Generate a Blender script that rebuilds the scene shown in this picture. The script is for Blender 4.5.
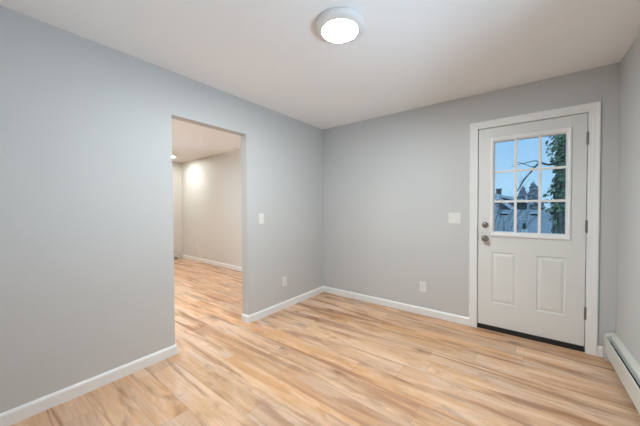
import bpy, bmesh, math, random
from mathutils import Matrix, Vector

for o in list(bpy.data.objects):
    bpy.data.objects.remove(o)
S = bpy.context.scene
C = S.collection
PI = math.pi

# ------------------------------------------------------------------ room measures (metres)
W, H = 3.0017, 2.431            # right wall x, ceiling height; back wall y = 0, left wall x = 0
FRONT = -4.25                   # wall behind the camera
FAR_X, FAR_Y = -4.53, 0.056     # next room
LT = 0.101                      # thickness of the left wall
OY1, OY2, OZ = -2.155, -1.383, 2.064   # opening in the left wall
WY1, WY2, WZ1, WZ2 = -2.95, -1.35, 0.95, 2.08   # window in the right wall
VX1, VX2, VZ1, VZ2 = 0.55, 1.95, 0.90, 2.08     # window behind the camera
UY1, UY2, UZ1, UZ2 = -3.4, -1.7, 0.9, 2.08      # window of the next room

# ------------------------------------------------------------------ camera
def set_camera():
    f, yaw, pitch, roll = 265.5366, 0.65217, 0.019405, -0.004713
    sy, cy, sp, cp = math.sin(yaw), math.cos(yaw), math.sin(pitch), math.cos(pitch)
    fw = Vector((-sy * cp, cy * cp, -sp)); rt = Vector((cy, sy, 0)); up = rt.cross(fw)
    r2 = math.cos(roll) * rt + math.sin(roll) * up
    u2 = -math.sin(roll) * rt + math.cos(roll) * up
    m = Matrix.Identity(4)
    for i in range(3):
        m[i][0], m[i][1], m[i][2] = r2[i], u2[i], -fw[i]
    m.translation = Vector((2.3865, -3.201, 1.2634))
    cam = bpy.data.cameras.new('camera'); cam.sensor_width = 36; cam.sensor_fit = 'HORIZONTAL'
    cam.lens = f / 640 * 36; cam.clip_start = 0.02; cam.clip_end = 300
    o = bpy.data.objects.new('camera', cam); C.objects.link(o); o.matrix_world = m
    S.camera = o
set_camera()

# ------------------------------------------------------------------ world, daylight, exposure
S.view_settings.view_transform = 'Standard'; S.view_settings.look = 'None'
S.view_settings.gamma = 1.0; S.view_settings.use_curve_mapping = False
S.view_settings.exposure = 0.08
S.cycles.use_denoising = True
S.cycles.max_bounces = 12; S.cycles.diffuse_bounces = 8; S.cycles.glossy_bounces = 4; S.cycles.transparent_max_bounces = 12
S.cycles.caustics_reflective = False; S.cycles.caustics_refractive = False
S.cycles.sample_clamp_indirect = 4.0

LAMP_POWER = 372.0     # radiance of the flush lamp's diffuser
CAN_POWER = 660.0      # radiance of a recessed light's lens
DAY_RIGHT, DAY_FRONT, DAY_FAR = 107.0, 4.0, 92.0

def make_world():
    w = bpy.data.worlds.new('sky'); S.world = w; w.use_nodes = True
    nt = w.node_tree; nt.nodes.clear()
    tc = nt.nodes.new('ShaderNodeTexCoord'); sep = nt.nodes.new('ShaderNodeSeparateXYZ')
    ramp = nt.nodes.new('ShaderNodeValToRGB')
    ramp.color_ramp.elements[0].position = 0.0; ramp.color_ramp.elements[0].color = (.40, .70, .97, 1)
    ramp.color_ramp.elements[1].position = 0.26; ramp.color_ramp.elements[1].color = (.25, .51, .86, 1)
    nz = nt.nodes.new('ShaderNodeTexNoise'); nz.inputs['Scale'].default_value = 5; nz.inputs['Detail'].default_value = 3
    mx = nt.nodes.new('ShaderNodeMix'); mx.data_type = 'RGBA'
    mr = nt.nodes.new('ShaderNodeMapRange'); mr.inputs[1].default_value = .48; mr.inputs[2].default_value = .8; mr.inputs[4].default_value = .4
    mx.inputs['B'].default_value = (.55, .78, .97, 1)
    bg = nt.nodes.new('ShaderNodeBackground'); out = nt.nodes.new('ShaderNodeOutputWorld')
    L = nt.links.new
    L(tc.outputs['Generated'], sep.inputs[0]); L(sep.outputs['Z'], ramp.inputs[0])
    L(tc.outputs['Generated'], nz.inputs['Vector']); L(nz.outputs['Fac'], mr.inputs[0]); L(mr.outputs[0], mx.inputs['Factor'])
    L(ramp.outputs['Color'], mx.inputs['A']); L(mx.outputs['Result'], bg.inputs['Color']); L(bg.outputs[0], out.inputs[0])
    bg.inputs['Strength'].default_value = 1.0
make_world()

def daylight(name, loc, rot, sx, sy, power, col=(.60, .79, 1.0)):
    l = bpy.data.lights.new(name, 'AREA'); l.shape = 'RECTANGLE'; l.size = sx; l.size_y = sy
    l.energy = power; l.color = col
    o = bpy.data.objects.new(name, l); C.objects.link(o); o.location = loc; o.rotation_euler = rot
    return o
TILT = math.radians(58)       # area light tilted up to brighten the ceiling, standing in for ground bounce
daylight('daylight_fill', (W + .55, (WY1 + WY2) / 2, .80), (0, PI / 2 + TILT, 0), 1.2, WY2 - WY1, DAY_RIGHT)
daylight('daylight_fill', ((VX1 + VX2) / 2, FRONT - .55, 1.2), (PI / 2 + math.radians(12), 0, 0), VX2 - VX1, 1.2, DAY_FRONT)  # fill light added behind the camera, outside an unseen window
daylight('daylight_fill', (FAR_X - .32, (UY1 + UY2) / 2, (UZ1 + UZ2) / 2), (0, -PI / 2, 0), UZ2 - UZ1, UY2 - UY1, DAY_FAR, (.71, .85, 1.0))  # area light added outside an unseen window to brighten the next room

# ------------------------------------------------------------------ materials
def new_mat(name):
    m = bpy.data.materials.new(name); m.use_nodes = True
    return m, m.node_tree, m.node_tree.nodes['Principled BSDF']

def paint(name, col, rough=.6, bump=.0, scale=180, metal=0, spec=.5, vary=.03, vscale=6):
    m, nt, b = new_mat(name); L = nt.links.new
    tc = nt.nodes.new('ShaderNodeTexCoord')
    n = nt.nodes.new('ShaderNodeTexNoise'); n.inputs['Scale'].default_value = vscale; n.inputs['Detail'].default_value = 4
    L(tc.outputs['Object'], n.inputs['Vector'])
    mx = nt.nodes.new('ShaderNodeMix'); mx.data_type = 'RGBA'
    mx.inputs['A'].default_value = (*[c * (1 - vary) for c in col], 1); mx.inputs['B'].default_value = (*[min(1, c * (1 + vary)) for c in col], 1)
    L(n.outputs['Fac'], mx.inputs['Factor']); L(mx.outputs['Result'], b.inputs['Base Color'])
    b.inputs['Roughness'].default_value = rough; b.inputs['Metallic'].default_value = metal
    b.inputs['Specular IOR Level'].default_value = spec
    if bump:
        n2 = nt.nodes.new('ShaderNodeTexNoise'); n2.inputs['Scale'].default_value = scale; n2.inputs['Detail'].default_value = 2
        L(tc.outputs['Object'], n2.inputs['Vector'])
        bp = nt.nodes.new('ShaderNodeBump'); bp.inputs['Strength'].default_value = bump; bp.inputs['Distance'].default_value = .001
        L(n2.outputs['Fac'], bp.inputs['Height']); L(bp.outputs[0], b.inputs['Normal'])
    return m

M = {}
M['wall'] = paint('wall_paint', (.552, .558, .556), .55, .12, 220, vary=.012, vscale=2)
M['wall_far'] = paint('wall_paint_next_room', (.66, .645, .60), .6, .12, 220, vary=.012, vscale=2)
M['ceiling'] = paint('ceiling_paint', (.90, .90, .90), .8, .1, 160, vary=.01, vscale=2)
M['trim'] = paint('white_trim_paint', (.82, .825, .82), .35, vary=.01)
M['door'] = paint('door_paint', (.72, .725, .705), .38, .05, 90, vary=.01)
M['plastic'] = paint('white_plastic', (.74, .74, .715), .3, vary=.005)
M['slot'] = paint('dark_slot', (.05, .05, .05), .6)
M['nickel'] = paint('satin_nickel', (.36, .31, .27), .22, metal=1, vary=.05, vscale=60)
M['hinge'] = paint('hinge_metal', (.22, .205, .185), .42, metal=.8, vary=.06, vscale=60)
M['black'] = paint('black_rubber', (.012, .013, .015), .55)
M['bronze'] = paint('dark_threshold', (.03, .027, .024), .45, metal=.3)
M['enamel'] = paint('heater_enamel', (.63, .635, .58), .38, vary=.02, vscale=20)
M['damper'] = paint('heater_damper', (.42, .45, .46), .35, metal=.4)
M['dark'] = paint('heater_inside', (.03, .03, .028), .7)
M['lampbody'] = paint('lamp_housing', (.78, .76, .735), .4, metal=0, vary=.01)

def emission(name, col, power):
    m = bpy.data.materials.new(name); m.use_nodes = True; nt = m.node_tree; nt.nodes.clear()
    e = nt.nodes.new('ShaderNodeEmission'); e.inputs[0].default_value = (*col, 1); e.inputs[1].default_value = power
    o = nt.nodes.new('ShaderNodeOutputMaterial'); nt.links.new(e.outputs[0], o.inputs[0])
    return m
M['lamp'] = emission('lamp_diffuser', (.895, .98, 1.0), LAMP_POWER)
M['can'] = emission('recessed_lens', (.96, 1.0, 1.0), CAN_POWER)

def glass():
    m = bpy.data.materials.new('window_glass'); m.use_nodes = True; nt = m.node_tree; nt.nodes.clear(); L = nt.links.new
    t = nt.nodes.new('ShaderNodeBsdfTransparent'); t.inputs[0].default_value = (.97, .985, .98, 1)
    g = nt.nodes.new('ShaderNodeBsdfGlossy'); g.inputs['Roughness'].default_value = .02
    f = nt.nodes.new('ShaderNodeFresnel'); f.inputs[0].default_value = 1.3
    mx = nt.nodes.new('ShaderNodeMixShader'); o = nt.nodes.new('ShaderNodeOutputMaterial')
    L(f.outputs[0], mx.inputs[0]); L(t.outputs[0], mx.inputs[1]); L(g.outputs[0], mx.inputs[2]); L(mx.outputs[0], o.inputs[0])
    return m
M['glass'] = glass()

def floor_mat():
    m, nt, b = new_mat('oak_plank_floor'); L = nt.links.new; N = nt.nodes.new
    def math_(op, a, c=None):
        n = N('ShaderNodeMath'); n.operation = op
        for i, v in enumerate((a, c)):
            if v is None: continue
            if isinstance(v, (int, float)): n.inputs[i].default_value = v
            else: L(v, n.inputs[i])
        return n.outputs[0]
    def comb(x, y, z=0.0):
        n = N('ShaderNodeCombineXYZ')
        for i, v in enumerate((x, y, z)):
            if isinstance(v, (int, float)): n.inputs[i].default_value = v
            else: L(v, n.inputs[i])
        return n.outputs[0]
    def noise(vec, scale, detail=4, rough=.55, dist=0.0):
        n = N('ShaderNodeTexNoise'); L(vec, n.inputs['Vector']); n.inputs['Scale'].default_value = scale
        n.inputs['Detail'].default_value = detail; n.inputs['Roughness'].default_value = rough; n.inputs['Distortion'].default_value = dist
        return n.outputs['Fac']
    def ramp(fac, stops, interp='LINEAR'):
        n = N('ShaderNodeValToRGB'); L(fac, n.inputs[0]); r = n.color_ramp; r.interpolation = interp
        while len(r.elements) < len(stops): r.elements.new(.5)
        for e, (p, c) in zip(r.elements, stops):
            e.position = p; e.color = (c, c, c, 1) if isinstance(c, (int, float)) else (*c, 1)
        return n.outputs['Color']
    def mix(fac, a, c, mode='MIX'):
        n = N('ShaderNodeMix'); n.data_type = 'RGBA'; n.blend_type = mode
        for k, v in (('Factor', fac), ('A', a), ('B', c)):
            if isinstance(v, (int, float)): n.inputs[k].default_value = v
            elif isinstance(v, tuple): n.inputs[k].default_value = (*v, 1)
            else: L(v, n.inputs[k])
        return n.outputs['Result']
    tc = N('ShaderNodeTexCoord'); sp = N('ShaderNodeSeparateXYZ'); L(tc.outputs['Object'], sp.inputs[0])
    X, Y = sp.outputs['X'], sp.outputs['Y']
    PW, PL = .182, 1.22
    v = math_('DIVIDE', math_('ADD', Y, .03), PW); row = math_('FLOOR', v); fv = math_('FRACT', v)
    wr = N('ShaderNodeTexWhiteNoise'); wr.noise_dimensions = '1D'; L(row, wr.inputs['W'])
    u = math_('ADD', math_('DIVIDE', X, PL), wr.outputs['Value']); idn = math_('FLOOR', u); fu = math_('FRACT', u)
    wp = N('ShaderNodeTexWhiteNoise'); wp.noise_dimensions = '2D'; L(comb(idn, row), wp.inputs['Vector'])
    rnd = wp.outputs['Value']; rc = N('ShaderNodeSeparateColor'); L(wp.outputs['Color'], rc.inputs[0])
    r2, r3 = rc.outputs[0], rc.outputs[1]
    ox, oz = math_('MULTIPLY', rnd, 53.0), math_('MULTIPLY', r2, 29.0)
    g1 = comb(math_('ADD', math_('MULTIPLY', X, 1.15), ox), math_('MULTIPLY', Y, 6.2), oz)       # broad figure
    g2 = comb(math_('ADD', math_('MULTIPLY', X, 2.2), ox), math_('MULTIPLY', Y, 46.0), oz)      # fine grain
    g3 = comb(math_('ADD', math_('MULTIPLY', X, 3.2), ox), math_('MULTIPLY', Y, 10.0), oz)      # blotches
    broad = noise(g1, 1.2, 6, .58, .9); fine = noise(g2, 1.6, 4, .65, .3); blot = noise(g3, 1.0, 4, .6, .6)
    base = ramp(rnd, [(0, (.69, .43, .235)), (.25, (.74, .50, .315)), (.5, (.67, .385, .185)), (.72, (.71, .485, .325)), (1, (.63, .36, .185))])
    c = mix(ramp(broad, [(.46, 0.0), (.66, .85)]), base, (.85, .64, .45))
    # pale greyish patches
    c = mix(ramp(noise(g3, .5, 3, .5, .4), [(.48, 0.0), (.68, .65)]), c, (.70, .565, .465))
    # red-brown streaks along some of the planks
    g4 = comb(math_('ADD', math_('MULTIPLY', X, .62), math_('MULTIPLY', wr.outputs['Value'], 47.0)), math_('MULTIPLY', Y, 7.0), 3.0)
    st = ramp(noise(g4, 1.3, 4, .5, .7), [(.375, 1.0), (.495, 0.0)])
    amt = math_('MULTIPLY', st, math_('ADD', math_('MULTIPLY', r3, .42), .44))
    c = mix(amt, c, (.27, .105, .045))
    c = mix(math_('MULTIPLY', ramp(blot, [(.55, 0.0), (.70, 1.0)]), .62), c, (.40, .215, .11))
    # knots
    vo = N('ShaderNodeTexVoronoi'); vo.inputs['Scale'].default_value = 1.0
    L(comb(math_('ADD', math_('MULTIPLY', X, 2.1), ox), math_('MULTIPLY', Y, 5.2), oz), vo.inputs['Vector'])
    kn = ramp(vo.outputs['Distance'], [(.04, 1.0), (.10, .45), (.24, 0.0)])
    c = mix(math_('MULTIPLY', kn, ramp(r2, [(.45, 0.0), (.6, .75)])), c, (.17, .085, .05))
    c = mix(ramp(fine, [(.32, .26), (.56, 0.0)]), c, (.36, .19, .10))
    # every plank has a tone of its own
    c = mix(1.0, c, ramp(r3, [(0, (.84, .77, .73)), (.25, (.93, .88, .855)), (1, (1.0, .945, .925))]), 'MULTIPLY')
    # seams
    ev = math_('MINIMUM', fv, math_('SUBTRACT', 1.0, fv)); eu = math_('MINIMUM', fu, math_('SUBTRACT', 1.0, fu))
    sv = ramp(ev, [(.006, 1.0), (.02, 0.0)]); su = ramp(eu, [(.0010, 1.0), (.0028, 0.0)])
    seam = math_('MAXIMUM', sv, su)
    c = mix(math_('MULTIPLY', seam, .22), c, (.16, .085, .05))
    L(c, b.inputs['Base Color'])
    L(ramp(fine, [(.2, .46), (.8, .34)]), b.inputs['Roughness'])
    b.inputs['Specular IOR Level'].default_value = .5
    bp = N('ShaderNodeBump'); bp.inputs['Strength'].default_value = .25; bp.inputs['Distance'].default_value = .0012
    L(math_('SUBTRACT', math_('MULTIPLY', fine, .35), seam), bp.inputs['Height']); L(bp.outputs[0], b.inputs['Normal'])
    return m
M['floor'] = floor_mat()

def shingle_mat(name, c1, c2, row=.14):
    m, nt, b = new_mat(name); L = nt.links.new
    tc = nt.nodes.new('ShaderNodeTexCoord')
    br = nt.nodes.new('ShaderNodeTexBrick'); br.inputs['Scale'].default_value = 1.0
    br.inputs['Brick Width'].default_value = .3; br.inputs['Row Height'].default_value = row; br.inputs['Mortar Size'].default_value = .008
    br.inputs['Color1'].default_value = (*c1, 1); br.inputs['Color2'].default_value = (*c2, 1); br.inputs['Mortar'].default_value = (*[k * .55 for k in c1], 1)
    n = nt.nodes.new('ShaderNodeTexNoise'); n.inputs['Scale'].default_value = 1.3; n.inputs['Detail'].default_value = 5
    mx = nt.nodes.new('ShaderNodeMix'); mx.data_type = 'RGBA'; mx.blend_type = 'MULTIPLY'; mx.inputs['Factor'].default_value = .6
    L(tc.outputs['Object'], br.inputs['Vector']); L(tc.outputs['Object'], n.inputs['Vector'])
    rp = nt.nodes.new('ShaderNodeValToRGB'); rp.color_ramp.elements[0].position = .3; rp.color_ramp.elements[0].color = (.6, .6, .6, 1); rp.color_ramp.elements[1].position = .7
    L(n.outputs['Fac'], rp.inputs[0]); L(br.outputs['Color'], mx.inputs['A']); L(rp.outputs['Color'], mx.inputs['B'])
    L(mx.outputs['Result'], b.inputs['Base Color']); b.inputs['Roughness'].default_value = .9
    return m
M['shingle'] = shingle_mat('grey_shingles', (.70, .67, .66), (.58, .56, .55))
M['shingle_far'] = shingle_mat('dark_shingles', (.42, .41, .41), (.34, .34, .34))
M['siding'] = paint('pale_siding', (.72, .72, .70), .8, vary=.05)
M['siding_dark'] = paint('blue_grey_siding', (.18, .185, .19), .8, vary=.05)
M['white_out'] = paint('white_fascia', (.96, .96, .96), .6, vary=.01)
M['brick'] = paint('chimney_brick', (.21, .17, .15), .9, vary=.2, vscale=20)
M['pipe'] = paint('dark_pipe', (.06, .055, .05), .7)
M['ground'] = paint('winter_lawn', (.22, .21, .13), .95, vary=.25, vscale=1.5)

def two_tone(name, a, bcol, scale, rough=.6, lo=.38, hi=.62):
    m, nt, b = new_mat(name); L = nt.links.new
    g = nt.nodes.new('ShaderNodeNewGeometry'); n = nt.nodes.new('ShaderNodeTexNoise'); n.inputs['Scale'].default_value = scale; n.inputs['Detail'].default_value = 3
    r = nt.nodes.new('ShaderNodeValToRGB'); r.color_ramp.elements[0].position = lo; r.color_ramp.elements[0].color = (*a, 1)
    r.color_ramp.elements[1].position = hi; r.color_ramp.elements[1].color = (*bcol, 1)
    L(g.outputs['Position'], n.inputs['Vector']); L(n.outputs['Fac'], r.inputs[0]); L(r.outputs['Color'], b.inputs['Base Color'])
    b.inputs['Roughness'].default_value = rough
    return m
M['ivy'] = two_tone('ivy_leaves', (.08, .13, .07), (.42, .46, .24), 10, .28)
M['needles'] = two_tone('haze_tinted_needles', (.34, .34, .34), (.46, .43, .44), 3, .8)  # distance haze put into the needle colour as pale grey
M['twig'] = two_tone('bare_twigs', (.15, .13, .11), (.30, .27, .25), 4, .9)

def bark_mat():
    m, nt, b = new_mat('grey_bark'); L = nt.links.new
    tc = nt.nodes.new('ShaderNodeTexCoord'); mp = nt.nodes.new('ShaderNodeMapping'); mp.inputs['Scale'].default_value = (14, 14, 1.6)
    n = nt.nodes.new('ShaderNodeTexNoise'); n.inputs['Scale'].default_value = 1.5; n.inputs['Detail'].default_value = 5
    r = nt.nodes.new('ShaderNodeValToRGB'); r.color_ramp.elements[0].position = .38; r.color_ramp.elements[0].color = (.10, .09, .085, 1)
    r.color_ramp.elements[1].position = .66; r.color_ramp.elements[1].color = (.46, .42, .40, 1)
    bp = nt.nodes.new('ShaderNodeBump'); bp.inputs['Strength'].default_value = .9; bp.inputs['Distance'].default_value = .03
    L(tc.outputs['Object'], mp.inputs[0]); L(mp.outputs[0], n.inputs['Vector']); L(n.outputs['Fac'], r.inputs[0]); L(r.outputs['Color'], b.inputs['Base Color'])
    L(n.outputs['Fac'], bp.inputs['Height']); L(bp.outputs[0], b.inputs['Normal']); b.inputs['Roughness'].default_value = .9
    return m
M['bark'] = bark_mat()

# ------------------------------------------------------------------ mesh helpers
def box(bm, x0, y0, z0, x1, y1, z1, bevel=0.0, seg=2):
    x0, x1 = min(x0, x1), max(x0, x1); y0, y1 = min(y0, y1), max(y0, y1); z0, z1 = min(z0, z1), max(z0, z1)
    v = [bm.verts.new(p) for p in ((x0, y0, z0), (x1, y0, z0), (x1, y1, z0), (x0, y1, z0), (x0, y0, z1), (x1, y0, z1), (x1, y1, z1), (x0, y1, z1))]
    fs = [bm.faces.new([v[i] for i in q]) for q in ((0, 3, 2, 1), (4, 5, 6, 7), (0, 1, 5, 4), (1, 2, 6, 5), (2, 3, 7, 6), (3, 0, 4, 7))]
    if bevel:
        es = list({e for f in fs for e in f.edges})
        bmesh.ops.bevel(bm, geom=es, offset=bevel, segments=seg, profile=.5, affect='EDGES')
    return bm

def lathe(bm, prof, origin, axis='Z', n=48, closed=False):
    """prof: list of (radius, distance along the axis); caps any open end with radius > 0"""
    ox, oy, oz = origin
    rings = []
    for r, d in prof:
        ring = []
        for k in range(n if r > 1e-6 else 1):
            a = 2 * PI * k / n; c, s = r * math.cos(a), r * math.sin(a)
            p = {'Z': (ox + c, oy + s, oz + d), 'Y': (ox + c, oy + d, oz + s), 'X': (ox + d, oy + c, oz + s)}[axis]
            ring.append(bm.verts.new(p))
        rings.append(ring)
    for a, b in zip(rings, rings[1:]):
        for k in range(n):
            q = (k + 1) % n
            vs = [a[k], a[q], b[q], b[k]] if len(a) > 1 and len(b) > 1 else ([a[0], b[q], b[k]] if len(a) == 1 and len(b) > 1 else ([a[k], a[q], b[0]] if len(a) > 1 else None))
            if vs: bm.faces.new(vs)
    for ring in (rings[0], rings[-1]):
        if len(ring) > 1 and not closed: bm.faces.new(ring)
    return bm

def extrude_poly(bm, pts, y0, y1):
    """pts: outline in the x-z plane, extruded from y0 to y1"""
    a = [bm.verts.new((x, y0, z)) for x, z in pts]; b = [bm.verts.new((x, y1, z)) for x, z in pts]
    n = len(pts)
    bm.faces.new(a); bm.faces.new(b[::-1])
    for k in range(n): bm.faces.new([a[k], b[k], b[(k + 1) % n], a[(k + 1) % n]])
    return bm

def tube(bm, pts, radii, n=8):
    rings = []
    for i, p in enumerate(pts):
        p = Vector(p); a = Vector(pts[max(i - 1, 0)]); b = Vector(pts[min(i + 1, len(pts) - 1)])
        t = (b - a).normalized(); u = t.orthogonal().normalized(); w = t.cross(u)
        if rings:                                # keep the ring from twisting
            u = (pu - t * pu.dot(t)).normalized(); w = t.cross(u)
        pu = u
        r = radii[i] if isinstance(radii, (list, tuple)) else radii
        rings.append([bm.verts.new(p + r * (math.cos(2 * PI * k / n) * u + math.sin(2 * PI * k / n) * w)) for k in range(n)])
    for a, b in zip(rings, rings[1:]):
        for k in range(n): bm.faces.new([a[k], a[(k + 1) % n], b[(k + 1) % n], b[k]])
    bm.faces.new(rings[0][::-1]); bm.faces.new(rings[-1])
    return bm

def loops(bm, stations, closed=False):
    """bridge a list of equally long open profiles"""
    rows = [[bm.verts.new(p) for p in s] for s in stations]
    pairs = list(zip(rows, rows[1:])) + ([(rows[-1], rows[0])] if closed else [])
    for a, b in pairs:
        for k in range(len(a) - 1): bm.faces.new([a[k], a[k + 1], b[k + 1], b[k]])
    return rows

ORIGIN = {}
def obj(name, bm, mat, parent=None, origin=(0, 0, 0), smooth=False):
    org = Vector(ORIGIN[parent.name]) if parent is not None else Vector(origin)
    bmesh.ops.recalc_face_normals(bm, faces=bm.faces)
    bmesh.ops.translate(bm, verts=bm.verts, vec=-org)
    me = bpy.data.meshes.new(name); bm.to_mesh(me); bm.free()
    me.materials.append(M[mat])
    if smooth:
        for p in me.polygons: p.use_smooth = True
        me.set_sharp_from_angle(angle=math.radians(38))
    o = bpy.data.objects.new(name, me); C.objects.link(o)
    if parent is not None: o.parent = parent
    else: o.location = org
    ORIGIN[o.name] = tuple(org)
    return o

def tag(o, label, cat, group=None):
    o['label'] = label; o['category'] = cat
    if group: o['group'] = group
    return o

def thing(name, label, cat, loc=(0, 0, 0), group=None):
    o = bpy.data.objects.new(name, None); C.objects.link(o); o.location = loc; o.empty_display_size = .1
    ORIGIN[o.name] = tuple(loc)
    return tag(o, label, cat, group)

def struct(o, label=None):
    o['kind'] = 'structure'
    if label: o['label'] = label
    return o

def dup(root, loc, rotz, label):
    r = root.copy(); C.objects.link(r); r.location = loc; r.rotation_euler = (0, 0, rotz); r['label'] = label
    for ch in list(root.children):
        c = ch.copy(); C.objects.link(c); c.parent = r
        for g in list(ch.children):
            d = g.copy(); C.objects.link(d); d.parent = c
    return r

B = bmesh.new

# ------------------------------------------------------------------ the setting
bm = B(); box(bm, FAR_X - .15, FRONT - .15, -.10, W + .15, .15, 0)
struct(obj('floor', bm, 'floor'), 'wood plank floor in mixed blond, tan and red-brown')
bm = B(); box(bm, -LT, FRONT - .15, H, W + .15, .15, H + .12)
struct(obj('ceiling', bm, 'ceiling'), 'plain white ceiling of the near room')
bm = B(); box(bm, FAR_X - .15, FRONT - .15, H, -LT, .15, H + .12)
struct(obj('ceiling_next_room', bm, 'ceiling'), 'white ceiling of the next room seen through the opening')

def wall_boxes(name, mat, boxes, label):
    bm = B()
    for b in boxes: box(bm, *b)
    return struct(obj(name, bm, mat), label)
HX1, HX2, HZ = 1.990, 2.848, 2.090      # rough hole of the door
wall_boxes('wall_left', 'wall', [(-LT, FRONT, 0, 0, OY1, H), (-LT, OY2, 0, 0, .15, H), (-LT, OY1, OZ, 0, OY2, H)], 'grey painted wall with the wide opening to the next room')
wall_boxes('wall_back', 'wall', [(0, 0, 0, HX1, .15, H), (HX2, 0, 0, W + .15, .15, H), (HX1, 0, HZ, HX2, .15, H)], 'grey painted wall with the white entry door')
wall_boxes('wall_right', 'wall', [(W, FRONT, 0, W + .15, WY1, H), (W, WY2, 0, W + .15, 0, H), (W, WY1, 0, W + .15, WY2, WZ1), (W, WY1, WZ2, W + .15, WY2, H)], 'grey painted wall above the baseboard heater')
wall_boxes('wall_front', 'wall', [(-LT, FRONT - .15, 0, VX1, FRONT, H), (VX2, FRONT - .15, 0, W + .15, FRONT, H), (VX1, FRONT - .15, 0, VX2, FRONT, VZ1), (VX1, FRONT - .15, VZ2, VX2, FRONT, H)], 'grey wall behind the viewer')
wall_boxes('wall_next_room_back', 'wall_far', [(FAR_X, FAR_Y, 0, -LT, .15, H)], 'warm pale wall of the next room')
wall_boxes('wall_next_room_far', 'wall_far', [(FAR_X - .15, FRONT, 0, FAR_X, UY1, H), (FAR_X - .15, UY2, 0, FAR_X, .15, H), (FAR_X - .15, UY1, 0, FAR_X, UY2, UZ1), (FAR_X - .15, UY1, UZ2, FAR_X, UY2, H)], 'far end wall of the next room')
wall_boxes('wall_next_room_front', 'wall_far', [(FAR_X - .15, FRONT - .15, 0, -LT, FRONT, H)], 'wall of the next room behind the viewer')

# baseboards: profile (distance from wall, height)
BP = [(0.0, 0.0), (.014, 0.0), (.014, .066), (.0125, .073), (.009, .078), (.006, .083), (.0, .085)]
def base_run(name, pts, normals, label):
    """pts: plan polyline along the wall face; normals: per-vertex offset direction (already mitred)"""
    bm = B()
    rows = loops(bm, [[(p[0] + n[0] * d, p[1] + n[1] * d, z) for d, z in BP] for p, n in zip(pts, normals)])
    for r in (rows[0], rows[-1]): bm.faces.new(r)
    return struct(obj(name, bm, 'trim'), label)
base_run('baseboard_left', [(0, FRONT), (0, OY1), (-LT, OY1)], [(1, 1), (1, 1), (0, 1)], 'white baseboard left of the opening')
base_run('baseboard_left', [(-LT, OY2), (0, OY2), (0, 0)], [(0, -1), (1, -1), (1, -1)], 'white baseboard between the opening and the corner')
base_run('baseboard_back', [(0, 0), (1.945, 0)], [(1, -1), (0, -1)], 'white baseboard between the corner and the door casing')
base_run('baseboard_back', [(2.897, 0), (2.930, 0)], [(0, -1), (0, -1)], 'short stub of baseboard between casing and heater')
base_run('baseboard_next_room_back', [(FAR_X, FAR_Y), (-LT, FAR_Y)], [(0, -1), (0, -1)], 'white baseboard of the next room')

# ------------------------------------------------------------------ entry door
door = bpy.data.objects.new('door_1', None); C.objects.link(door); ORIGIN['door_1'] = (2.4187, 0, 0); door.location = ORIGIN['door_1']
struct(door, 'white half-glass entry door with nine panes and two raised panels')
X1, X2, Z1, Z2 = 2.0185, 2.8195, .050, 2.062
YF, YB = .002, .046
def slab():
    bm = B()
    LX1, LX2, LZ1, LZ2 = 2.130, 2.704, .985, 1.945
    pan = [(2.140, 2.344, .289, .806), (2.493, 2.695, .287, .806)]
    xs = [X1, 2.130, 2.140, 2.344, 2.493, 2.695, 2.704, X2]; zs = [Z1, .287, .289, .806, .985, 1.945, Z2]
    holes = [(LX1, LX2, LZ1, LZ2)] + pan
    def inhole(cx, cz): return any(a < cx < b and c < cz < d for a, b, c, d in holes)
    for y, only in ((YF, None), (YB, 1)):
        grid = {}
        for i, x in enumerate(xs):
            for k, z in enumerate(zs): grid[i, k] = (x, y, z)
        vv = {}
        def V(i, k):
            if (i, k) not in vv: vv[i, k] = bm.verts.new(grid[i, k])
            return vv[i, k]
        for i in range(len(xs) - 1):
            for k in range(len(zs) - 1):
                cx, cz = (xs[i] + xs[i + 1]) / 2, (zs[k] + zs[k + 1]) / 2
                if only:
                    if LX1 < cx < LX2 and LZ1 < cz < LZ2: continue
                elif inhole(cx, cz): continue
                bm.faces.new([V(i, k), V(i + 1, k), V(i + 1, k + 1), V(i, k + 1)])
    def sides(a, b, c, d):
        loops(bm, [[(x, YF, z), (x, YB, z)] for x, z in ((a, c), (b, c), (b, d), (a, d))], closed=True)
    sides(X1, X2, Z1, Z2); sides(LX1, LX2, LZ1, LZ2)
    for a, b, c, d in pan:      # embossed panel: groove then raised field
        prof = [(0, 0), (.006, .0075), (.015, .0075), (.034, .0015), (.038, .0005)]
        st = [[(x + sx * o, YF + dy, z + sz * o) for o, dy in prof] for x, z, sx, sz in ((a, c, 1, 1), (b, c, -1, 1), (b, d, -1, -1), (a, d, 1, -1))]
        rows = loops(bm, st, closed=True)
        bm.faces.new([r[-1] for r in rows])
    bmesh.ops.remove_doubles(bm, verts=bm.verts, dist=1e-5)
    return bm
obj('door_panel', slab(), 'door', door)

def lite_frame():
    bm = B()
    A = (2.124, 2.724, .966, 1.963)
    for prof in ([(0, YF), (.001, -.007), (.006, -.011), (.018, -.012), (.034, -.009), (.049, .006), (.049, .026)],
                 [(0, YB), (.001, .055), (.014, .060), (.034, .057), (.049, .040), (.049, .026)]):
        loops(bm, [[(x + sx * o * .70, y, z + sz * o) for o, y in prof] for x, z, sx, sz in
                   ((A[0], A[2], 1, 1), (A[1], A[2], -1, 1), (A[1], A[3], -1, -1), (A[0], A[3], 1, -1))], closed=True)
    return bm
obj('window_frame', lite_frame(), 'trim', door)
bm = B()
for xc in (2.329, 2.511):
    extrude_poly(bm, [(xc - .011, 1.0), (xc + .011, 1.0), (xc + .011, 1.93), (xc - .011, 1.93)], .004, .022)
for zc in (1.616, 1.318):
    extrude_poly(bm, [(2.15, zc - .011), (2.699, zc - .011), (2.699, zc + .011), (2.15, zc + .011)], .0035, .0215)
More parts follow.
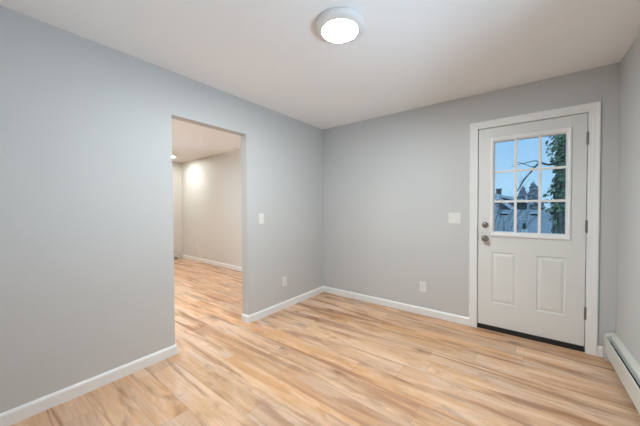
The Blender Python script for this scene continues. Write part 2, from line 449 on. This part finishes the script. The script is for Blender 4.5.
bmesh.ops.bevel(bm, geom=list(bm.edges), offset=.003, segments=2, affect='EDGES')
obj('muntin_grid', bm, 'trim', door)
bm = B(); box(bm, 2.146, .0235, 1.005, 2.702, .0285, 1.925)
obj('pane', bm, 'glass', door)
bm = B(); box(bm, 2.150, .0290, .995, 2.698, .066, 1.016, .002)
obj('outer_sill', bm, 'white_out', door)

# hardware: dead bolt, knob, strike, three hinges, sweep, threshold, jamb
bm = B(); lathe(bm, [(.030, YF), (.030, -.004), (.027, -.010), (.019, -.014), (.013, -.016), (0, -.016)], (2.080, 0, 1.079), 'Y', 40)
db = obj('deadbolt', bm, 'nickel', door, smooth=True)
bm = B(); box(bm, 2.067, -.031, 1.0735, 2.093, -.015, 1.0845, .003)
obj('thumb_turn', bm, 'nickel', db, smooth=True)
bm = B(); lathe(bm, [(.033, YF), (.033, -.004), (.030, -.010), (.018, -.013)], (2.080, 0, .940), 'Y', 40)
kr = obj('knob_rose', bm, 'nickel', door, smooth=True)
bm = B(); lathe(bm, [(.011, -.010), (.011, -.030), (.017, -.034), (.024, -.040), (.0275, -.050), (.0265, -.060), (.021, -.067), (.012, -.070), (.0095, -.0695), (.0085, -.0675), (0, -.0675)], (2.080, 0, .940), 'Y', 40)
obj('door_knob', bm, 'nickel', door, smooth=True)
bm = B(); box(bm, 2.0135, -.002, .915, 2.0185, .004, .968)
obj('latch_plate', bm, 'hinge', door)
for zc in (1.845, 1.092, .341):
    bm = B()
    lathe(bm, [(.0, -.056), (.004, -.056), (.0055, -.053), (.0075, -.051), (.0075, .051), (.0055, .053), (.004, .056), (0, .056)], (2.8235, -.0065, zc), 'Z', 20)
    box(bm, 2.816, -.0005, zc - .050, 2.8225, .0025, zc + .050)
    obj('hinge', bm, 'hinge', door, smooth=True)
bm = B(); box(bm, X1 + .002, -.006, .012, X2 - .002, .044, .050, .002)
obj('door_sweep', bm, 'black', door)
bm = B(); extrude_poly(bm, [(2.0145, 0), (2.8235, 0), (2.8235, .012), (2.0145, .012)], .000, .15)
obj('threshold', bm, 'bronze', door)
bm = B()
for b in ((HX1, 0, 0, 2.0135, .15, 2.067), (2.8245, 0, 0, HX2, .15, 2.067), (HX1, 0, 2.067, HX2, .15, HZ)): box(bm, *b)
obj('door_frame', bm, 'trim', door)
bm = B()
for b in ((2.0137, .0475, .012, 2.026, .062, 2.0668), (2.812, .0475, .012, 2.8243, .062, 2.0668), (2.026, .0475, 2.054, 2.812, .062, 2.0668)): box(bm, *b)
obj('dark_gap_stop', bm, 'black', door)  # door stop with weatherstrip, made black so the gap looks dark

# casing round the door
bm = B()
CP = [(0, 0), (0, .008), (.003, .011), (.022, .0115), (.027, .014), (.034, .0135), (.052, .016), (.060, .0185), (.068, .0185), (.0715, .016), (.0715, 0)]
il, ir, it = 2.0125, 2.8255, 2.068
rows = loops(bm, [[(il - o, -d, 0) for o, d in CP], [(il - o, -d, it + o) for o, d in CP], [(ir + o, -d, it + o) for o, d in CP], [(ir + o, -d, 0) for o, d in CP]])
for r in (rows[0], rows[-1]): bm.faces.new(r)
struct(obj('trim_1', bm, 'trim'), 'white moulded casing around the entry door')

# ------------------------------------------------------------------ windows out of the photo that let the daylight in
def window(name, along, a0, a1, z0, z1, c0, c1, label):
    """a0..a1 runs along the wall, c0 = inner face, c1 = outer face of the wall"""
    root = bpy.data.objects.new(name, None); C.objects.link(root); ORIGIN[root.name] = (0, 0, 0); struct(root, label)
    def bx(bm, a, b, z, zz, c, d): box(bm, a, c, z, b, d, zz) if along == 'x' else box(bm, c, a, z, d, b, zz)
    s = 1 if c1 > c0 else -1
    bm = B(); t = .05; m = (c0 + c1) / 2; d0, d1 = m - .03, m + .03
    bx(bm, a0, a0 + t, z0, z1, d0, d1); bx(bm, a1 - t, a1, z0, z1, d0, d1); bx(bm, a0 + t, a1 - t, z0, z0 + t, d0, d1); bx(bm, a0 + t, a1 - t, z1 - t, z1, d0, d1)
    zm = (z0 + z1) / 2; bx(bm, a0 + t, a1 - t, zm - .02, zm + .02, d0, d1)
    am = (a0 + a1) / 2; bx(bm, am - .025, am + .025, z0 + t, z1 - t, d0, d1)
    obj('window_frame', bm, 'trim', root)
    bm = B(); w = .07; i = c0 - s * .016
    bx(bm, a0 - w, a0, z0 - w, z1 + w, c0, i); bx(bm, a1, a1 + w, z0 - w, z1 + w, c0, i); bx(bm, a0, a1, z1, z1 + w, c0, i); bx(bm, a0, a1, z0 - w, z0, c0, i)
    bx(bm, a0 - w, a1 + w, z0 - .02, z0, c0, c0 - s * .045)
    obj('window_casing', bm, 'trim', root)
    bm = B(); bx(bm, a0 + t, a1 - t, z0 + t, z1 - t, m - .003, m + .003)
    obj('pane', bm, 'glass', root)
window('window_1', 'y', WY1, WY2, WZ1, WZ2, W, W + .15, 'white window in the right wall')
window('window_2', 'x', VX1, VX2, VZ1, VZ2, FRONT, FRONT - .15, 'white window in the wall behind the viewer')
window('window_3', 'y', UY1, UY2, UZ1, UZ2, FAR_X, FAR_X - .15, 'white window at the end of the next room')

# ------------------------------------------------------------------ flush ceiling light
LC = (1.452, -1.760)
t = thing('ceiling_light', 'round flush ceiling light with pale grey rim, switched on, on the white ceiling', 'ceiling light', (*LC, H))
bm = B(); lathe(bm, [(.118, -.004), (.140, 0), (.147, -.001), (.1545, -.006), (.1575, -.014), (.1575, -.022), (.1550, -.031), (.149, -.037), (.138, -.0425), (.124, -.0465), (.1155, -.0475), (.1130, -.0465), (.1120, -.041)], (*LC, H), 'Z', 72, closed=True)
obj('housing', bm, 'lampbody', t, smooth=True)
bm = B(); lathe(bm, [(0, -.0535), (.05, -.0527), (.085, -.0508), (.104, -.0485), (.1118, -.0455), (.1118, -.036), (0, -.036)], (*LC, H), 'Z', 72)
obj('diffuser', bm, 'lamp', t, smooth=True)

# recessed lights of the next room
def can(x, y):
    t = thing('recessed_light', 'small lit recessed downlight showing at the left edge of the opening', 'ceiling light', (x, y, H), 'recessed downlights of the next room')
    bm = B(); lathe(bm, [(.044, -.001), (.046, -.006), (.056, -.007), (.068, -.004), (.070, 0)], (x, y, H), 'Z', 40, closed=True)
    obj('trim_ring', bm, 'plastic', t, smooth=True)
    bm = B(); lathe(bm, [(0, -.003), (.044, -.003), (.044, -.0005), (0, -.0005)], (x, y, H), 'Z', 40)
    obj('lens', bm, 'can', t, smooth=True)
    return t
can0 = can(-3.89, -.446)
for x, y in ((-3.89, -2.4), (-2.35, -2.4), (-.78, -.62), (-.78, -2.7)):
    dup(can0, (x, y, H), 0, 'recessed downlight of the next room hidden behind the left wall')

# ------------------------------------------------------------------ switches and outlets (built facing -y, then turned to their walls)
def rocker(bm, xc): 
    st = [(-.0165, -.0335), (.0165, -.0335), (.0165, .0335), (-.0165, .0335)]
    a = [bm.verts.new((xc + x, -.004, z)) for x, z in st]; b = [bm.verts.new((xc + x * .97, -.0062 - (.0035 if z > 0 else 0), z * .98)) for x, z in st]
    bm.faces.new(b)
    for k in range(4): bm.faces.new([a[k], a[(k + 1) % 4], b[(k + 1) % 4], b[k]])
    return bm
def screw(par, x, z):
    bm = B(); lathe(bm, [(.0032, -.0045), (.0030, -.0058), (.0015, -.0064), (0, -.0064)], (x, 0, z), 'Y', 14); obj('screw', bm, 'plastic', par, smooth=True)
def plate(w, h): 
    bm = B(); box(bm, -w / 2, -.0055, -h / 2, w / 2, 0, h / 2, .0035, 3); return bm

sw1 = thing('light_switch', 'single white rocker switch on the wall right of the opening', 'light switch', (0, 0, 0), 'wall switches')
obj('wall_plate', plate(.074, .118), 'plastic', sw1); obj('rocker', rocker(B(), 0), 'plastic', sw1)
screw(sw1, 0, .0485); screw(sw1, 0, -.0485)
sw1.location = (0, -1.188, 1.144); sw1.rotation_euler = (0, 0, PI / 2)

sw2 = thing('light_switch', 'double white rocker switch on the wall left of the door', 'light switch', (0, 0, 0), 'wall switches')
obj('wall_plate', plate(.122, .118), 'plastic', sw2)
for xc in (-.023, .023): obj('rocker', rocker(B(), xc), 'plastic', sw2); screw(sw2, xc, .0485); screw(sw2, xc, -.0485)
sw2.location = (1.793, 0, 1.144)

def outlet(label):
    t = thing('wall_outlet', label, 'power outlet', (0, 0, 0), 'power outlets')
    obj('wall_plate', plate(.074, .118), 'plastic', t); screw(t, 0, 0)
    for zc in (.0195, -.0195):
        bm = B(); lathe(bm, [(.0172, -.005), (.0170, -.0075), (.0158, -.0085), (0, -.0085)], (0, 0, zc), 'Y', 32)
        r = obj('receptacle', bm, 'plastic', t, smooth=True)
        bm = B(); box(bm, -.0075, -.0087, zc - .001, -.0055, -.008, zc + .008); box(bm, .0055, -.0087, zc + .000, .0075, -.008, zc + .0075)
        lathe(bm, [(.0025, -.0087), (.0025, -.008)], (0, 0, zc - .0075), 'Y', 12)
        obj('socket_slots', bm, 'slot', r)
    return t
out1 = outlet('white outlet low on the wall left of the door'); out1.location = (1.461, 0, .332)
dup(out1, (0, -.826, .338), PI / 2, 'white outlet low on the wall between the opening and the corner')
dup(out1, (-3.793, FAR_Y, .395), 0, 'white outlet low on the wall of the next room, seen through the opening')

# ------------------------------------------------------------------ hot-water baseboard heaters
def heater(name_label, xw, sgn, y0, y1):
    """xw: wall face; sgn: -1 when the room lies at smaller x; runs from y0 (far end) to y1"""
    t = thing('baseboard_heater', name_label, 'heater', (xw, (y0 + y1) / 2, 0))
    P = lambda pts: [(xw + sgn * d, z) for d, z in pts]
    bm = B(); extrude_poly(bm, P([(0, .02), (.004, .02), (.004, .214), (.030, .207), (.034, .203), (.035, .198), (.037, .200), (.036, .206), (.031, .212), (.006, .222), (0, .222)]), y0 - .03, y1)
    obj('back_panel', bm, 'enamel', t)
    bm = B(); extrude_poly(bm, P([(.058, .062), (.066, .058), (.068, .062), (.066, .186), (.062, .192), (.058, .188), (.0615, .186), (.0635, .182), (.0645, .066), (.058, .065)]), y0 - .055, y1)
    obj('front_cover', bm, 'enamel', t)
    bm = B(); extrude_poly(bm, P([(.043, .176), (.0445, .1775), (.028, .193), (.027, .1915)]), y0 - .055, y1)
    obj('damper', bm, 'damper', t)
    bm = B(); tube(bm, [(xw + sgn * .032, y0 - .02, .095), (xw + sgn * .032, y1 + .02, .095)], .011, 12)
    n = int(abs(y1 - y0) / .02)
    for k in range(n):
        y = y0 - .08 - k * (abs(y1 - y0) - .1) / n
        box(bm, xw + sgn * .010, y, .065, xw + sgn * .054, y - .001, .125)
    obj('heating_element', bm, 'dark', t)
    for ya, yb in ((y0, y0 - .062), (y1 + .06, y1)):
        bm = B(); extrude_poly(bm, P([(0, .004), (.069, .004), (.0705, .02), (.0705, .178), (.068, .194), (.060, .207), (.048, .216), (.030, .223), (.006, .2265), (0, .2265)]), ya, yb)
        bmesh.ops.bevel(bm, geom=[e for e in bm.edges], offset=.002, segments=2, affect='EDGES')
        obj('end_cap', bm, 'enamel', t, smooth=True)
heater('cream baseboard heater with open damper along the right wall', W, -1, -.022, -3.3)
heater('far baseboard heater at the end wall of the next room', FAR_X, 1, -.05, -1.9)

# ------------------------------------------------------------------ outside the door
bm = B()
prof = [(.15, -.35), (3.0, -1.1), (9.5, -4.0), (80, -4.6)]
loops(bm, [[(x, y, z) for y, z in prof] for x in (-40, 45)])
struct(obj('ground', bm, 'ground'), 'sloping winter lawn outside')
bm = B(); box(bm, 1.6, .15, -.35, 3.3, 1.1, -.03, .01)
struct(obj('doorstep', bm, 'siding'), 'concrete doorstep outside')

def gable_house(label, x0, x1, ye, yr, ze, zr, zg, roof_mat, wall_mat, over=.3):
    """ridge along x at y = yr; eaves at ye and its mirror"""
    t = thing('house', label, 'house', ((x0 + x1) / 2, yr, zg))
    yb = 2 * yr - ye; th = .10
    def roof(name, y0, z0, y1, z1):
        d = Vector((y1 - y0, z1 - z0)).normalized(); nrm = Vector((-d.y, d.x)); 
        if nrm.y < 0: nrm = -nrm
        bm = B(); pts = [(y0, z0), (y1, z1), (y1 + nrm.x * th, z1 + nrm.y * th), (y0 + nrm.x * th, z0 + nrm.y * th)]
        a = [bm.verts.new((x0 - over, y, z)) for y, z in pts]; b = [bm.verts.new((x1 + over, y, z)) for y, z in pts]
        bm.faces.new(a); bm.faces.new(b)
        for k in range(4): bm.faces.new([a[k], a[(k + 1) % 4], b[(k + 1) % 4], b[k]])
        return obj(name, bm, roof_mat, t)
    roof('roof_slope', ye, ze - th, yr, zr - th); roof('roof_slope', yb, ze - th, yr, zr - th)
    s = (zr - ze) / (yr - ye); i = .4
    bm = B(); pts = [(ye + i, zg), (yb - i, zg), (yb - i, ze + s * i - th * 1.3), (yr, zr - th * 1.4), (ye + i, ze + s * i - th * 1.3)]
    a = [bm.verts.new((x0, y, z)) for y, z in pts]; b = [bm.verts.new((x1, y, z)) for y, z in pts]
    bm.faces.new(a); bm.faces.new(b)
    for k in range(5): bm.faces.new([a[k], a[(k + 1) % 5], b[(k + 1) % 5], b[k]])
    obj('house_wall', bm, wall_mat, t)
    return t, s

# nearest house: only its big grey roof is in sight
h1, s1 = gable_house('nearest house below the door panes, big grey shingle roof with small vents', -3.5, 8.0, 10.0, 14.0, -1.05, 1.13, -4.2, 'shingle', 'siding')
roof_z = lambda y: 1.13 - s1 * (14 - y)
for x in (1.60, 2.88):
    y = 13.6; z = roof_z(y); bm = B()
    box(bm, x - .17, y - .16, z - .10, x + .17, y + .16, z + .015); 
    v = obj('roof_vent', bm, 'pipe', h1)
    bm = B(); box(bm, x - .20, y - .20, z + .015, x + .20, y + .16, z + .075, .01); obj('vent_cap', bm, 'white_out', v)
y = 12.2; z = roof_z(y); bm = B(); lathe(bm, [(.062, -.1), (.062, .36)], (2.45, y, z), 'Z', 16)
v = obj('vent_pipe', bm, 'pipe', h1)
bm = B(); lathe(bm, [(.13, -.05), (.13, .05), (.10, .09), (.064, .10)], (2.45, y, z - .01), 'Z', 16); obj('pipe_flashing', bm, 'white_out', v)

# second house: white-trimmed gable facing the door
h2 = thing('house', 'pale house with white gable edge behind the big grey roof, lower left panes', 'house', (.9, 20.2, -4.2))
gx, gz = .96, 2.03
bm = B()
for sx in (-1, 1):
    extrude_poly(bm, [(gx, gz), (gx + sx * 3.2, gz - 2.75), (gx + sx * 3.2, gz - 2.85), (gx, gz - .12)], 19.0, 23.4)
obj('roof', bm, 'shingle_far', h2)
bm = B()
for sx in (-1, 1):
    extrude_poly(bm, [(gx, gz + .02), (gx + sx * 3.25, gz - 2.775), (gx + sx * 3.25, gz - 3.02), (gx, gz - .25)], 18.9, 19.0)
obj('gable_board', bm, 'white_out', h2)
bm = B(); extrude_poly(bm, [(gx - 2.9, -4.2), (gx + 2.9, -4.2), (gx + 2.9, gz - 2.62), (gx, gz - .13), (gx - 2.9, gz - 2.62)], 19.3, 23.2)
obj('house_wall', bm, 'siding_dark', h2)
bm = B(); box(bm, .74, 19.2, -4.2, 1.06, 19.3, 1.50)
obj('corner_board', bm, 'white_out', h2)

# third house: long low roof, white edge, chimney
h3 = thing('house', 'farther dark house with low sloping white roof edge and a chimney, left panes', 'house', (1.5, 26, -4.3))
bm = B(); extrude_poly(bm, [(.55, 2.40), (3.0, 1.67), (3.0, 1.60), (.55, 2.31), (-3.0, 1.25), (-3.0, 1.33)], 24.1, 31)
obj('roof', bm, 'shingle_far', h3)
bm = B(); extrude_poly(bm, [(.55, 2.42), (3.02, 1.69), (3.02, 1.47), (.55, 2.19), (-3.02, 1.13), (-3.02, 1.35)], 24.0, 24.1)
obj('gable_board', bm, 'white_out', h3)
bm = B(); extrude_poly(bm, [(-2.7, -4.3), (2.78, -4.3), (2.78, 1.64), (.55, 2.30), (-2.7, 1.32)], 24.4, 30.8)
obj('house_wall', bm, 'siding_dark', h3)
bm = B(); box(bm, 2.66, 24.28, -4.3, 2.80, 24.4, 1.60); obj('corner_board', bm, 'white_out', h3)
bm = B(); box(bm, .50, 25.0, 1.9, .86, 25.5, 2.88); box(bm, .46, 24.96, 2.80, .90, 25.54, 2.88)
obj('chimney', bm, 'brick', h3)
bm = B(); lathe(bm, [(.06, 1.7), (.06, 2.22)], (2.62, 25.2, 0), 'Z', 12); obj('vent_pipe', bm, 'white_out', h3)

# ivy-covered tree beside the door
R = random.Random(11)
tr = thing('tree', 'large ivy-covered tree trunk close outside the right panes of the door', 'tree', (3.05, 4.3, -1.7))
bm = B()
tp = [(3.02, 4.3, -1.75), (3.03, 4.3, -.6), (3.05, 4.3, .3), (3.07, 4.3, 1.3), (3.10, 4.3, 2.2), (3.12, 4.3, 3.2), (3.16, 4.3, 4.4)]
tube(bm, tp, [.27, .20, .175, .16, .155, .14, .11], 20)
for v in bm.verts:
    a = math.atan2(v.co.y - 4.3, v.co.x - 3.07); k = 1 + .07 * math.sin(5 * a + v.co.z) + .05 * math.sin(9 * a - 2 * v.co.z)
    v.co.x = 3.07 + (v.co.x - 3.07) * k; v.co.y = 4.3 + (v.co.y - 4.3) * k
obj('trunk', bm, 'bark', tr, smooth=True)
def branch(pts, r0, r1):
    bm = B(); n = len(pts); tube(bm, pts, [r0 + (r1 - r0) * i / (n - 1) for i in range(n)], 8); return bm
obj('branch', branch([(3.06, 4.3, 2.22), (2.92, 4.27, 2.17), (2.81, 4.25, 2.155), (2.70, 4.22, 2.20), (2.63, 4.2, 2.18), (2.51, 4.2, 2.01), (2.40, 4.2, 1.86), (2.345, 4.2, 1.73), (2.26, 4.2, 1.58)], .027, .012), 'bark', tr, smooth=True)
obj('branch', branch([(2.70, 4.22, 2.20), (2.59, 4.25, 2.27), (2.47, 4.3, 2.25), (2.33, 4.33, 2.23), (2.16, 4.35, 2.19)], .014, .004), 'twig', tr, smooth=True)
obj('branch', branch([(2.66, 4.2, 2.19), (2.56, 4.15, 2.12), (2.45, 4.12, 2.17), (2.31, 4.1, 2.24), (2.2, 4.08, 2.26)], .012, .004), 'twig', tr, smooth=True)
LB = [(-1.2, 2.86), (0, 2.90), (.77, 2.96), (.94, 2.85), (1.13, 2.80), (1.30, 2.77), (1.52, 2.75), (1.67, 2.83), (1.79, 2.89), (2.0, 2.95), (2.19, 2.89), (2.36, 2.74), (2.53, 2.72), (2.73, 2.82), (3.1, 2.78), (4.2, 2.85)]
def left_of(z):
    for (a, p), (b, q) in zip(LB, LB[1:]):
        if a <= z <= b: return p + (q - p) * (z - a) / (b - a)
    return 2.9
def leaf(bm, p, size, nrm):
    nrm = nrm.normalized(); u = nrm.orthogonal().normalized(); u.rotate(Matrix.Rotation(R.uniform(0, 2 * PI), 3, nrm)); w = nrm.cross(u)
    pt = lambda a, b, c: bm.verts.new(p + u * a * size + w * b * size + nrm * c * size)
    s, t_, l1, l2, r1, r2 = pt(-.5, 0, 0), pt(.62, 0, -.06), pt(-.32, .42, .10), pt(.12, .36, .08), pt(-.32, -.42, .10), pt(.12, -.36, .08)
    bm.faces.new([s, r1, r2, t_]); bm.faces.new([s, t_, l2, l1])
bm = B(); count = 0
while count < 1750:
    z = R.uniform(-.9, 4.1); lx = left_of(z); ang = R.uniform(0, 2 * PI)
    out = (3.08 - lx) if math.cos(ang) < 0 else .42
    k = R.random() ** 1.5
    rad = .15 + max(out - .15, .05) * k
    x = 3.08 + math.cos(ang) * rad; yy = 4.3 + math.sin(ang) * (.15 + .30 * k)
    if z < 1.15 and R.random() < .80 and 2.93 < x: continue
    if x < 2.95 and R.random() < .25: continue
    n = Vector((math.cos(ang), math.sin(ang), .5 + R.uniform(-.3, .5))) + Vector((R.uniform(-.5, .5), R.uniform(-.5, .5), R.uniform(-.3, .3)))
    leaf(bm, Vector((x, yy, z)), R.uniform(.055, .105), n); count += 1
obj('ivy_foliage', bm, 'ivy', tr)

# bare tree between the houses
def bare_tree(label, x, y, zg, h, seed, spread):
    r = random.Random(seed); t = thing('tree', label, 'tree', (x, y, zg))
    bm = B(); tube(bm, [(x, y, zg), (x + .03, y, zg + h * .25), (x - .02, y, zg + h * .5)], [.10, .05, .02], 8); obj('trunk', bm, 'twig', t, smooth=True)
    bm = B()
    def grow(p, d, l, rad, depth):
        q = p + d * l; mid = p + d * l * .5 + Vector((r.uniform(-.05, .05), r.uniform(-.05, .05), 0)) * l
        tube(bm, [tuple(p), tuple(mid), tuple(q)], [rad, rad * .8, rad * .6], 5)
        if depth:
            for _ in range(3):
                dd = (d + Vector((r.uniform(-spread, spread), r.uniform(-spread, spread), r.uniform(-.15, .4)))).normalized()
                grow(p + (q - p) * r.uniform(.5, 1), dd, l * r.uniform(.55, .8), rad * .6, depth - 1)
    for _ in range(6):
        d = Vector((r.uniform(-spread, spread), r.uniform(-spread, spread), 1)).normalized()
        grow(Vector((x, y, zg + h * r.uniform(.3, .5))), d, h * .26, .012, 3)
    obj('bare_twigs', bm, 'twig', t)
bare_tree('thin bare tree in front of the grey roof, twigs in the left column of panes', 1.75, 7.7, -3.25, 5.6, 5, .42)

# conifers far behind
def conifer(label, x, y, zg, h, w, seed):
    r = random.Random(seed); t = thing('tree', label, 'tree', (x, y, zg))
    bm = B(); tube(bm, [(x, y, zg), (x, y, zg + h * .9)], [.2, .04], 8); obj('trunk', bm, 'bark', t)
    bm = B(); n = 24
    for k in range(n):
        f = k / n; z0 = zg + h * (.12 + .88 * f); rad = w * (1 - f) ** .72 + .08
        m = 17
        for j in range(m):
            a = 2 * PI * (j + r.random()) / m; rr = rad * r.uniform(.7, 1.1); d = Vector((math.cos(a), math.sin(a), 0)); s = Vector((-d.y, d.x, 0))
            z = z0 + r.uniform(-.25, .25); p = Vector((x, y, z)); tip = p + d * rr - Vector((0, 0, rr * .35)); wd = rr * .34
            vs = [bm.verts.new(q) for q in (p + Vector((0, 0, h * .05)), p + d * rr * .6 + s * wd - Vector((0, 0, rr * .2)), tip, p + d * rr * .6 - s * wd - Vector((0, 0, rr * .2)))]
            low = bm.verts.new(p + d * rr * .5 - Vector((0, 0, rr * .55)))
            bm.faces.new([vs[0], vs[1], vs[2]]); bm.faces.new([vs[0], vs[2], vs[3]]); bm.faces.new([vs[1], low, vs[2]]); bm.faces.new([vs[2], low, vs[3]])
    obj('needle_foliage', bm, 'needles', t)
conifer('taller of the two hazy conifers in the middle pane column, on the right', 3.45, 40, -4.5, 8.85, 2.6, 3)
conifer('shorter of the two hazy conifers in the middle pane column, on the left', 2.40, 47, -4.5, 8.7, 2.7, 8)
